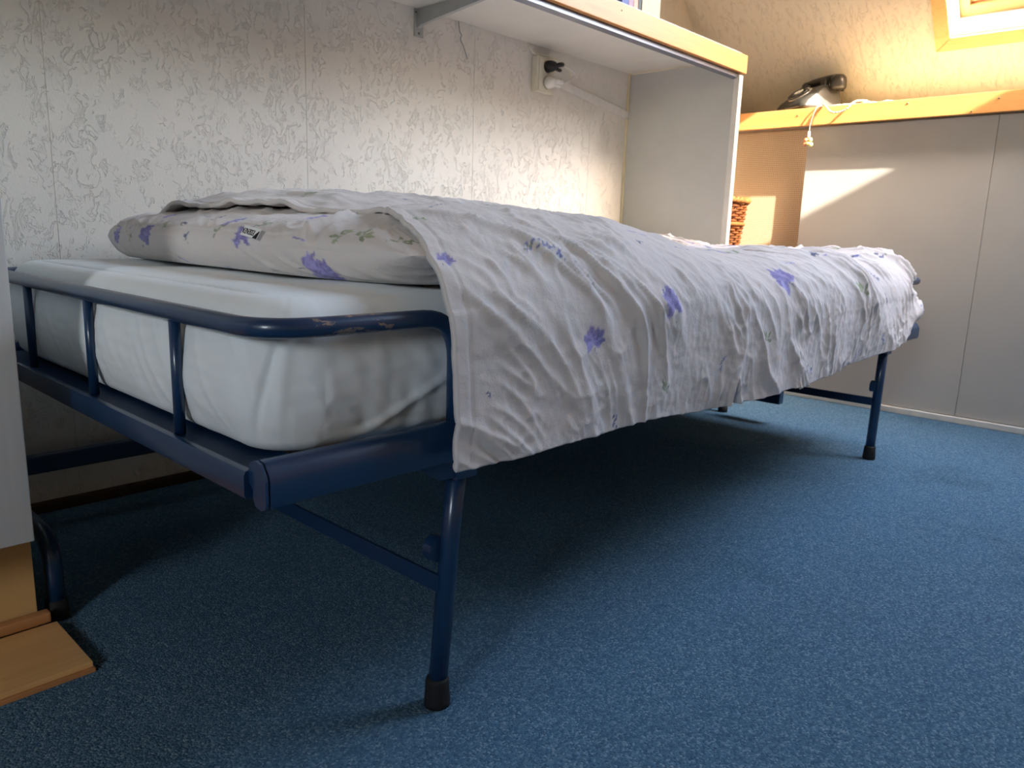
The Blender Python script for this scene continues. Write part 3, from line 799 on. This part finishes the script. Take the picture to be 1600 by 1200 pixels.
# outward check: the skirt's normal must face -y
if N_[100, 20, 1] > 0: N_ = -N_
skew = .30 + .75 * np.exp(-((Pp - .30) / .22) ** 2) + .12 * HM(Pp)
qt = Q - .28
c = Pp + skew * qt + .040 * pn(Pp * 4, Q * 5, 21) + .014 * pn(Pp * 11, Q * 11, 22)
side_w = sstep(.75, .34, Q)
amp = side_w * (.5 + .7 * sstep(-.3, .4, pn(Pp * 3, Q * 3, 25)))
m1 = sstep(-.15, .30, pn(c * 5 + 9, Q * 4, 41)); m2 = sstep(-.10, .30, pn(Pp * 7, Q * 7, 42)); m3 = sstep(-.05, .35, pn(Pp * 9, Q * 9, 43))
r1 = ridge(pn(c * 11, Q * 4.0, 23), 2.6); r2 = ridge(pn(c * 24, Q * 7.0, 24), 2.8); r3 = ridge(pn(c * 50, Q * 13, 26), 2.6)
ri = ridge(pn(Pp * 15 + Q * 3, Q * 13, 44), 3.0); ri2 = ridge(pn(Pp * 33, Q * 30, 45), 2.6)
wr = amp * (.0120 * r1 * m1 + .0070 * r2 * m2 + .0020 * r3 * m3) + .0040 * ri * m3 + .0018 * ri2 * m2
gather = np.exp(-((Q - .34) / .10) ** 2) * sstep(.75, 1.1, Pp) * sstep(2.0, 1.7, Pp)
wr = wr + gather * .0055 * ridge(pn(c * 27 + 3, Q * 6, 27), 2.6) * sstep(-.3, .2, pn(Pp * 6, Q * 3, 46))
wr = wr + .0060 * pn(Pp * 7, Q * 7, 28) + .0016 * pn(Pp * 38, Q * 38, 29) + .0010 * pn(Pp * 85, Q * 85, 30)
crn = sstep(1.80, 1.95, Pp) * sstep(.55, .35, Q)                                        # crumpled foot corner
wr = wr + crn * (.016 * ridge(pn(Pp * 9 + Q * 3, Q * 6, 31), 1.9) + .006 * ridge(pn(Pp * 19, Q * 17, 32), 2.0)- .013)
tw_ = (1 - side_w)
wr = wr + tw_ * (.007 * ridge(pn(Pp * 9, Q * 9, 33), 2) + .003 * ridge(pn(Pp * 22, Q * 20, 34), 2))
hd = np.exp(-((Pp - xs0) / .05) ** 2)
wr = wr * (1 - .55 * hd) + hd * sstep(.35, .6, Q) * (.012 * ridge(pn(Pp * 6, Q * 7, 35), 1.6))
# a stitched border a few centimetres in from the head edge
wr = wr - .0016 * np.exp(-((Pp - xs0 - .022) / .0025) ** 2)
V = V + N_ * wr[:, :, None]
me = grid_mesh('duvet', V)
DUV = (me, Pp, Q)
du = link('duvet', me, M['cotton']); tag(du, 'rumpled white duvet printed with violet flowers hanging over the bed side', 'duvet')
so = du.modifiers.new('thickness', 'SOLIDIFY'); so.thickness = .007; so.offset = -1.0 if N_[100, 20, 1] < 0 else 1.0

# ------------------------------------------------------------------ printed flowers: kind, along the cloth, up the cloth, turn, size
DUV_SPOTS = [('lavender', .390, .253, -.35, 1.2), ('bloom', .444, .123, .1, .85), ('bloom', .632, .165, .1, 1.1), ('bloom', 1.078, .205, .5, 1.45),
    ('leaf', 1.445, .165, .3, 1.2), ('leaf', .958, .106, .4, .9), ('leaf', .629, .043, .2, .75), ('bud', 1.176, .026, .6, .8), ('bud', 1.15, .032, -.6, .6),
    ('stroke', 1.466, .016, 1.2, .8), ('bud', 1.606, .035, .5, 1.2), ('bud', 1.795, .234, .8, 1.3), ('stroke', 1.409, .268, .2, 1.1), ('bud', 1.358, .286, 1.2, 1.1),
    ('stroke', 1.179, .264, .1, 1.0), ('bloom', .222, .245, -.8, .6), ('leaf', .232, .345, .2, .6), ('bud', .656, .30, 1.3, .9), ('stroke', .791, .300, .2, 1.0),
    ('lavender', .806, .077, 1.2, .55), ('lavender', 1.591, .206, 2.2, 1.1), ('bud', 1.615, .136, .3, .9), ('stroke', .70, .34, .3, 1.1), ('bud', 1.069, .37, 1.4, 1.2),
    ('leaf', 1.089, .335, .2, .9), ('bud', 1.633, .272, 1.4, 1.3), ('bud', .498, .012, .1, .7), ('lavender', .30, .43, .4, .9), ('bud', .255, .08, 1.1, .4),
    ('bloom', .40, .56, 1.0, 1.0), ('leaf', .62, .62, 2.0, .9)]
rs = random.Random(9); pts_ = []
while len(pts_) < 120:
    p_ = (rs.uniform(.30, 2.9), rs.uniform(.33, 1.25))
    if p_[0] < .95 and p_[1] < .5: continue
    if p_[0] > 2.02 and rs.random() < .3: continue
    if all((p_[0] - a[0]) ** 2 + (p_[1] - a[1]) ** 2 > .068 ** 2 for a in pts_): pts_.append(p_)
for p_ in pts_: DUV_SPOTS.append((rs.choice(['bloom', 'bud', 'lavender', 'leaf', 'stroke', 'bud']), p_[0], p_[1], rs.uniform(0, 6.28), rs.uniform(1.1, 1.6)))
for a, b in ((2.0, .12), (2.03, .22), (1.93, .20), (1.90, .06), (2.10, .15), (2.2, .25), (2.3, .12)): DUV_SPOTS.append((rs.choice(['bud', 'stroke', 'lavender']), a, b, rs.uniform(0, 6), .9))
PIL_SPOTS = [('bloom', .872, .008, 2.6, .75), ('stroke', .875, .022, .5, .7), ('bud', .811, .017, .3, .55), ('leaf', .80, -.002, .2, .5), ('bloom', .741, .000, .3, .95),
    ('bud', .577, .012, .2, 1.0), ('leaf', .482, .018, -.3, .85), ('bloom', .488, .055, 2.4, .9), ('leaf', .379, .038, .4, .9), ('bloom', .402, .008, -.2, .95),
    ('leaf', .140, .026, 1.2, 1.0), ('leaf', .172, .022, -.6, .95), ('bloom', .232, -.030, 1.5, 1.1), ('bloom', .205, -.034, 1.5, .9), ('stroke', .606, -.038, .7, 1.0), ('stroke', .250, .014, .4, .7),
    ('stroke', .455, -.044, .5, .9), ('bud', .624, .036, 1.4, .8), ('leaf', .689, .030, 1.5, .7), ('stroke', .725, .024, 2.4, .7), ('leaf', .08, .03, .5, .8), ('bud', .56, .07, .5, .9), ('bloom', .33, .085, 1, 1.0),
    ('stroke', .62, .075, .4, .9), ('bloom', .75, .08, 2.0, .9)]
_k = np.argmin((PIL[1] - .366).reshape(-1) ** 2 + (PIL[2] - .014).reshape(-1) ** 2)
_i, _j = np.unravel_index(_k, VV.shape[:2]); _n = Vector(nrmP[_i - 6:_i + 7, _j - 8:_j + 9].reshape(-1, 3).mean(0)); _n = (_n + Vector((-.25, -.1, 0))).normalized(); _x = Vector((0, -1, -.12)); _x = (_x - _n * _x.dot(_n)).normalized(); _y = _n.cross(_x)
TAG_POS = Vector(VV.reshape(-1, 3)[_k]) + _n * .0095
TAG_ROT = Matrix((_x, _y, _n)).transposed().to_4x4() @ Matrix.Scale(1.25, 4)
# flower spots: kind, along, across, angle, size
paint(DUV[0], DUV[1], DUV[2], DUV_SPOTS, 3)
paint(PIL[0], PIL[1], PIL[2], PIL_SPOTS, 5)

# sewn-in tag on the pillow's front seam, its lettering hanging upside down
tg = box('care_tag', (-.0165, -.0062, -.0004), (.0165, .0062, .0004), M['tagw'], po, .0002, local=True)
TAG_M = Matrix.Translation(TAG_POS) @ TAG_ROT
tg.matrix_local = TAG_M
fc = bpy.data.curves.new('lettering', 'FONT'); fc.body = 'ESSENZA'; fc.size = .0092; fc.align_x = 'CENTER'; fc.align_y = 'CENTER'; fc.extrude = .0002; fc.space_character = .95
to = bpy.data.objects.new('lettering_curve', fc); COL.objects.link(to)
bpy.context.view_layer.update()
tm = bpy.data.meshes.new_from_object(to.evaluated_get(bpy.context.evaluated_depsgraph_get())); bpy.data.objects.remove(to)
tl = link('lettering', tm, M['ink'], tg, True); tl.rotation_euler = (0, 0, math.pi); tl.location = (-.0036, 0, .0006); tl.scale = (.70, 1, 1)
bm = bmesh.new(); r = [(.0095, -.006), (.0165, -.006), (.0165, .003), (.0125, -.001)]
vs = [bm.verts.new((x, y, z)) for z in (.0004, .0012) for x, y in r]
for f in ((3, 2, 1, 0), (4, 5, 6, 7), (0, 1, 5, 4), (1, 2, 6, 5), (2, 3, 7, 6), (3, 0, 4, 7)): bm.faces.new([vs[i] for i in f])
from_bm('printed_corner', bm, M['ink'], tg, local=True)

# ------------------------------------------------------------------ socket, plugs, duct and loose wires on the back wall
sk = empty('wall_socket', (1.588, W, 1.03)); tag(sk, 'cream double wall socket under the white shelf', 'socket')
box('socket_box', (1.545, W - .024, 1.034), (1.630, W - .001, 1.142), M['ivory'], sk, .003)
box('face_plate', (1.552, W - .028, 1.040), (1.623, W - .0245, 1.136), M['ivory'], sk, .0015)
for zz in (1.113, 1.064):
    lathe('socket_ring', [(.021, 0), (.0215, -.002), (.019, -.003), (.0185, -.0005)], M['ivory'], sk, 28, (1.588, W - .0283, zz), axis='y')
def plug(name, z, mat, label, tilt):
    e_ = empty(name, (1.588, W - .033, z)); tag(e_, label, 'plug')
    lathe('plug_body', [(.0175, W - .0325), (.0180, W - .040), (.0165, W - .052), (.012, W - .062), (.008, W - .066)], mat, e_, 24, (1.588, 0, z), axis='y')
    tube('grip', smooth_path([(1.592, W - .060, z), (1.602, W - .070, z + tilt), (1.616, W - .068, z + tilt * 1.6)], 5), .0075, mat, e_, 12)
    tube('grip', smooth_path([(1.592, W - .060, z - .008), (1.604, W - .066, z - .012), (1.614, W - .062, z - .010)], 5), .0055, mat, e_, 10)
plug('mains_plug', 1.113, M['black'], 'black plug in the upper outlet of the wall socket', .004)
plug('mains_plug', 1.064, M['white_plastic'], 'white plug in the lower outlet of the wall socket', .002)
x0, z0, x1, z1 = 1.668, 1.080, 2.072, 1.030
dx, dz = x1 - x0, z1 - z0; ln_ = math.hypot(dx, dz); ux, uz = dx / ln_, dz / ln_; hh = .0125
prof = [(x0 - uz * hh, z0 + ux * hh), (x1 - uz * hh, z1 + ux * hh), (x1 + uz * hh, z1 - ux * hh), (x0 + uz * hh, z0 - ux * hh)]
dct = empty('cable_duct', (1.87, W, 1.04)); tag(dct, 'slanting white plastic cable duct beside the wall socket', 'duct')
bm = bmesh.new(); vs = [bm.verts.new((x, y, z)) for y in (W - .014, W - .001) for x, z in prof]
for f in ((0, 1, 2, 3), (7, 6, 5, 4), (0, 4, 5, 1), (1, 5, 6, 2), (2, 6, 7, 3), (3, 7, 4, 0)): bm.faces.new([vs[i] for i in f])
bmesh.ops.recalc_face_normals(bm, faces=bm.faces); bmesh.ops.bevel(bm, geom=list(bm.edges), offset=.0018, segments=2, affect='EDGES')
from_bm('duct_cover', bm, M['white_plastic'], dct)
k1 = tube('cable', smooth_path([(1.520, W - .006, 1.176), (1.522, W - .008, 1.162), (1.545, W - .010, 1.148), (1.60, W - .018, 1.148), (1.66, W - .03, 1.139), (1.712, W - .03, 1.112), (1.735, W - .016, 1.096)]), .0028, M['ivory'], None, 8)
tag(k1, 'thin cream cable looping down from the shelf over the socket', 'cable')
k2 = tube('cable', smooth_path([(1.612, W - .068, 1.114), (1.66, W - .06, 1.118), (1.70, W - .05, 1.104), (1.675, W - .05, 1.082), (1.640, W - .06, 1.070), (1.616, W - .066, 1.066)]), .0026, M['white_plastic'], None, 8)
tag(k2, 'short white cable joining the black and white plugs', 'cable')
k3 = tube('loose_wire', smooth_path([(1.225, W - .004, 1.1755), (1.228, W - .006, 1.150), (1.236, W - .006, 1.140), (1.232, W - .006, 1.130), (1.246, W - .005, 1.110), (1.262, W - .004, 1.082)]), .0011, M['wire'], None, 6)
tag(k3, 'thin grey wire dangling on the wallpaper below the shelf', 'wire')

# ------------------------------------------------------------------ books and a folder on the shelf
def book(x0, w, d, h, mat, label, yf=.668):
    e_ = empty('book', (x0, yf, ZS + .02)); tag(e_, label, 'book', 'books on the wall shelf')
    z = ZS + .0203
    box('cover', (x0, yf, z), (x0 + .002, yf + d, z + h), mat, e_, .0006)
    box('cover', (x0 + w - .002, yf, z), (x0 + w, yf + d, z + h), mat, e_, .0006)
    box('spine', (x0 + .002, yf, z), (x0 + w - .002, yf + .002, z + h), mat, e_, .0006)
    box('pages', (x0 + .0021, yf + .0021, z + .003), (x0 + w - .0021, yf + d - .004, z + h - .003), M['paper'], e_, .0004)
x = 1.4344
for w, h, mk, nm in ((.030, .24, 'book0', 'dark blue book beside the mauve one on the wall shelf'), (.022, .23, 'book1', 'mauve book between dark blue and salmon pink books on the shelf'),
                     (.020, .22, 'book2', 'salmon pink book beside the thin dark green one on the shelf'), (.016, .23, 'book3', 'thin dark green book next to the beige magazine holder')):
    book(x, w, .16, h, M[mk], nm); x += w + .0012
# magazine holder with a rounded corner
z = ZS + .0203
pts = [(.668, z), (.86, z), (.86, z + .30), (.80, z + .30)] + [(.72 - .052 * math.sin(a), z + .10 + .11 - .10 * math.cos(a) + .02 * a) for a in np.linspace(0, 1.4, 8)][::-1] + [(.668, z + .06)]
fo = prism('magazine_holder', pts, 'x', x + .002, x + .092, M['book6'])
tag(fo, 'beige magazine holder at the end of the book row on the shelf', 'holder')

# ------------------------------------------------------------------ wicker basket behind the side panel
bx, by = 2.335, .893
bk_ = empty('wicker_basket', (bx, by, 0)); tag(bk_, 'tall brown wicker basket standing behind the white side panel', 'basket')
def brad(z): return .098 + .070 * (max(0, min(1, z / .74)) ** 1.3)
for i in range(28):
    a = 2 * math.pi * i / 28
    tube('stake', [(bx + brad(z) * math.cos(a), by + brad(z) * math.sin(a), z) for z in np.linspace(.005, .735, 10)], .0034, M['wicker'], bk_, 6)
bm = bmesh.new(); z = .012; r_i = 0
while z < .725:
    if not (.640 < z < .662):
        pts = []
        for k in range(113):
            a = 2 * math.pi * k / 112; rr = brad(z) + .0052 * math.cos(14 * a + math.pi * (r_i % 2))
            pts.append((bx + rr * math.cos(a), by + rr * math.sin(a), z))
        add_tube(bm, pts, .0040, 5)
    z += .0088; r_i += 1
bmesh.ops.recalc_face_normals(bm, faces=bm.faces)
wv = from_bm('weave', bm, M['wicker'], bk_, True); wv['kind'] = 'stuff'
tube('band', [(bx + (brad(.651) + .004) * math.cos(a), by + (brad(.651) + .004) * math.sin(a), .651) for a in np.linspace(0, 2 * math.pi, 65)], .0075, M['wicker_l'], bk_, 8)
bm = bmesh.new()
for ph in (0, math.pi):
    add_tube(bm, [(bx + (brad(.74) + .004 + .005 * math.cos(22 * a + ph)) * math.cos(a), by + (brad(.74) + .004 + .005 * math.cos(22 * a + ph)) * math.sin(a), .738 + .005 * math.sin(22 * a + ph)) for a in np.linspace(0, 2 * math.pi, 177)], .0075, 7)
bmesh.ops.recalc_face_normals(bm, faces=bm.faces); from_bm('rim', bm, M['wicker_l'], bk_, True)
lathe('base', [(.09, .002), (.097, .004), (.097, .012), (.02, .012)], M['wicker'], bk_, 28, (bx, by, 0))

# ------------------------------------------------------------------ dial telephone on the ledge (front along local +Y)
ph = empty('telephone', (L + .088, .622, LT + .0003), (0, 0, math.radians(60))); tag(ph, 'old dark grey dial telephone with handset on the wooden ledge', 'telephone')
def section(hw, y0, y1, z, n=8, r=.03):
    pts = []
    for cx, cy, a0 in ((hw - r, y1 - r, 0), (-hw + r, y1 - r, 90), (-hw + r, y0 + r, 180), (hw - r, y0 + r, 270)):
        for i in range(n + 1):
            t = math.radians(a0 + 90 * i / n); pts.append((cx + r * math.cos(t), cy + r * math.sin(t), z))
    return pts
bm = bmesh.new(); rings = []
for hw, y0, y1, z, r in ((.080, -.074, .104, .005, .022), (.086, -.080, .112, .007, .024), (.087, -.081, .113, .014, .025), (.085, -.079, .110, .020, .026), (.082, -.076, .104, .032, .027), (.079, -.073, .078, .052, .028), (.076, -.070, .053, .070, .027), (.073, -.067, .034, .084, .024), (.068, -.062, .020, .092, .018), (.056, -.055, .004, .096, .012)):
    rings.append([bm.verts.new(p) for p in section(hw, y0, y1, z, 8, r)])
for A, B in zip(rings, rings[1:]):
    n = len(A)
    for k in range(n): bm.faces.new((A[k], A[(k + 1) % n], B[(k + 1) % n], B[k]))
bm.faces.new(list(reversed(rings[0]))); bm.faces.new(rings[-1])
body = from_bm('body', bm, M['phone'], ph, True, True)
for px, py in ((.06, .085), (-.06, .085), (.06, -.060), (-.06, -.060)):
    lathe('rubber_foot', [(.009, 0), (.009, .0055)], M['rubber'], body, 12, (px, py, 0), True)
# dial, tilted with the sloping front
dial = lathe('dial', [(.045, -.012), (.045, .001), (.043, .0028), (.002, .0028)], M['phone_ring'], ph, 36, (0, 0, 0), True)
dial.location = (0, .0640, .0650); dial.rotation_euler = (math.radians(-36), 0, 0)
bm = bmesh.new(); R1 = .0405
add_tube(bm, [(R1 * math.cos(a), R1 * math.sin(a), .007) for a in np.linspace(0, 2 * math.pi, 49)], .0032, 6)
add_tube(bm, [(.0250 * math.cos(a), .0250 * math.sin(a), .007) for a in np.linspace(0, 2 * math.pi, 49)], .0036, 6)
for i in range(11):
    a = math.radians(30 + i * 29); add_tube(bm, [(.0245 * math.cos(a), .0245 * math.sin(a), .007), (R1 * math.cos(a), R1 * math.sin(a), .007)], .0030, 6)
bmesh.ops.recalc_face_normals(bm, faces=bm.faces); from_bm('finger_wheel', bm, M['phone'], dial, True, True)
lathe('hub', [(.023, .003), (.023, .008), (.020, .0095), (.019, .0095)], M['phone'], dial, 32, (0, 0, 0), True)
lathe('hub_ring', [(.0170, .0090), (.0170, .0112), (.0110, .0118), (.0105, .0092)], M['white_trim'], dial, 32, (0, 0, 0), True)
tube('finger_stop', smooth_path([(-.047, -.012, .001), (-.042, -.012, .010), (-.030, -.011, .0115)], 5), .0024, M['phone_ring'], dial, 8, True)
# cradle horns on both flanks, rising out of the body
for sx in (-1, 1):
    for y0, y1 in ((-.078, -.062), (-.012, .004)):
        prism('cradle_horn', [(y0 - .004, .078), (y1 + .006, .076), (y1 + (.002 if y0 < -.05 else .001), .116), (y0 + .003, .116)], 'x', sx * .038, sx * .062, M['phone'], ph, True)
hs = tube('handset', smooth_path([(-.088, -.036, .106), (-.078, -.036, .116), (-.045, -.036, .121), (0, -.036, .122), (.045, -.036, .121), (.078, -.036, .116), (.088, -.036, .106)], 8),
          lambda t: .0150 + .007 * abs(2 * t - 1) ** 3, M['phone'], ph, 18, True)
for sx in (-1, 1):
    lathe('ear_cup', [(.022, .078), (.0275, .080), (.0295, .088), (.0295, .106), (.026, .120), (.018, .128), (.006, .131)], M['phone'], hs, 28, (sx * .083, -.036, 0), True)

# tangled beige cord lying on the ledge and looping over its edge
zc = LT + .006
def cord_pts(P, amp=.0022, turns=46):
    P = smooth_path(P, 14); out = []
    for i, p in enumerate(P):
        a = i * 1.3; out.append(p + Vector((math.cos(a) * amp, math.sin(a) * amp * .4, abs(math.sin(a)) * amp)))
    return out
yA = .53
c1 = tube('cord', cord_pts([(L + .06, .555, zc), (L + .01, .520, zc), (L + .0, .47, zc), (L + .03, .43, zc + .002), (L - .02, .40, zc), (L + .02, .36, zc), (L + .0, .33, zc), (L + .03, .31, zc), (L + .045, .35, zc), (L + .05, .42, zc), (L + .03, .47, zc + .004)]), .0040, M['cord'], ph, 7)
c1['label'] = 'beige cord lying tangled on the ledge'
c2 = tube('cord', cord_pts([(L - .02, .535, zc), (L - .046, .528, zc + .001), (L - .060, .512, zc - .012), (L - .062, .492, zc - .030), (L - .060, .462, zc - .032), (L - .058, .44, zc - .022), (L - .052, .425, zc - .004), (L - .035, .41, zc + .005), (L - .01, .39, zc + .006)], .0012), .0032, M['cord'], ph, 7)
c2['label'] = 'loop of beige cord hanging over the ledge front'
ch = empty('bead_charm', (L - .056, .556, .95)); tag(ch, 'small coloured bead charm hanging on a dark string from the ledge', 'charm')
st_ = tube('string', smooth_path([(L - .01, .535, LT + .003), (L - .046, .548, LT + .003), (L - .056, .556, LT - .02), (L - .056, .565, 1.02), (L - .054, .568, .99)]), .0017, M['wire'], ch, 7)
lathe('clasp', [(.003, .990), (.005, .987), (.005, .970), (.003, .967)], M['white_plastic'], ch, 14, (L - .054, .568, 0))
for dy, z, r, mk in ((.008, .9585, .0085, 'bead_r'), (-.007, .9600, .0080, 'bead_g'), (.001, .9475, .0078, 'bead_g'), (-.010, .9430, .0085, 'bead_g'), (.010, .9460, .0070, 'bead_r')):
    lathe('bead', [(r * math.sin(t), -r * math.cos(t)) for t in np.linspace(.12, math.pi - .12, 12)], M[mk], ch, 16, (L - .054 + .0005 * dy, .568 + dy, z))
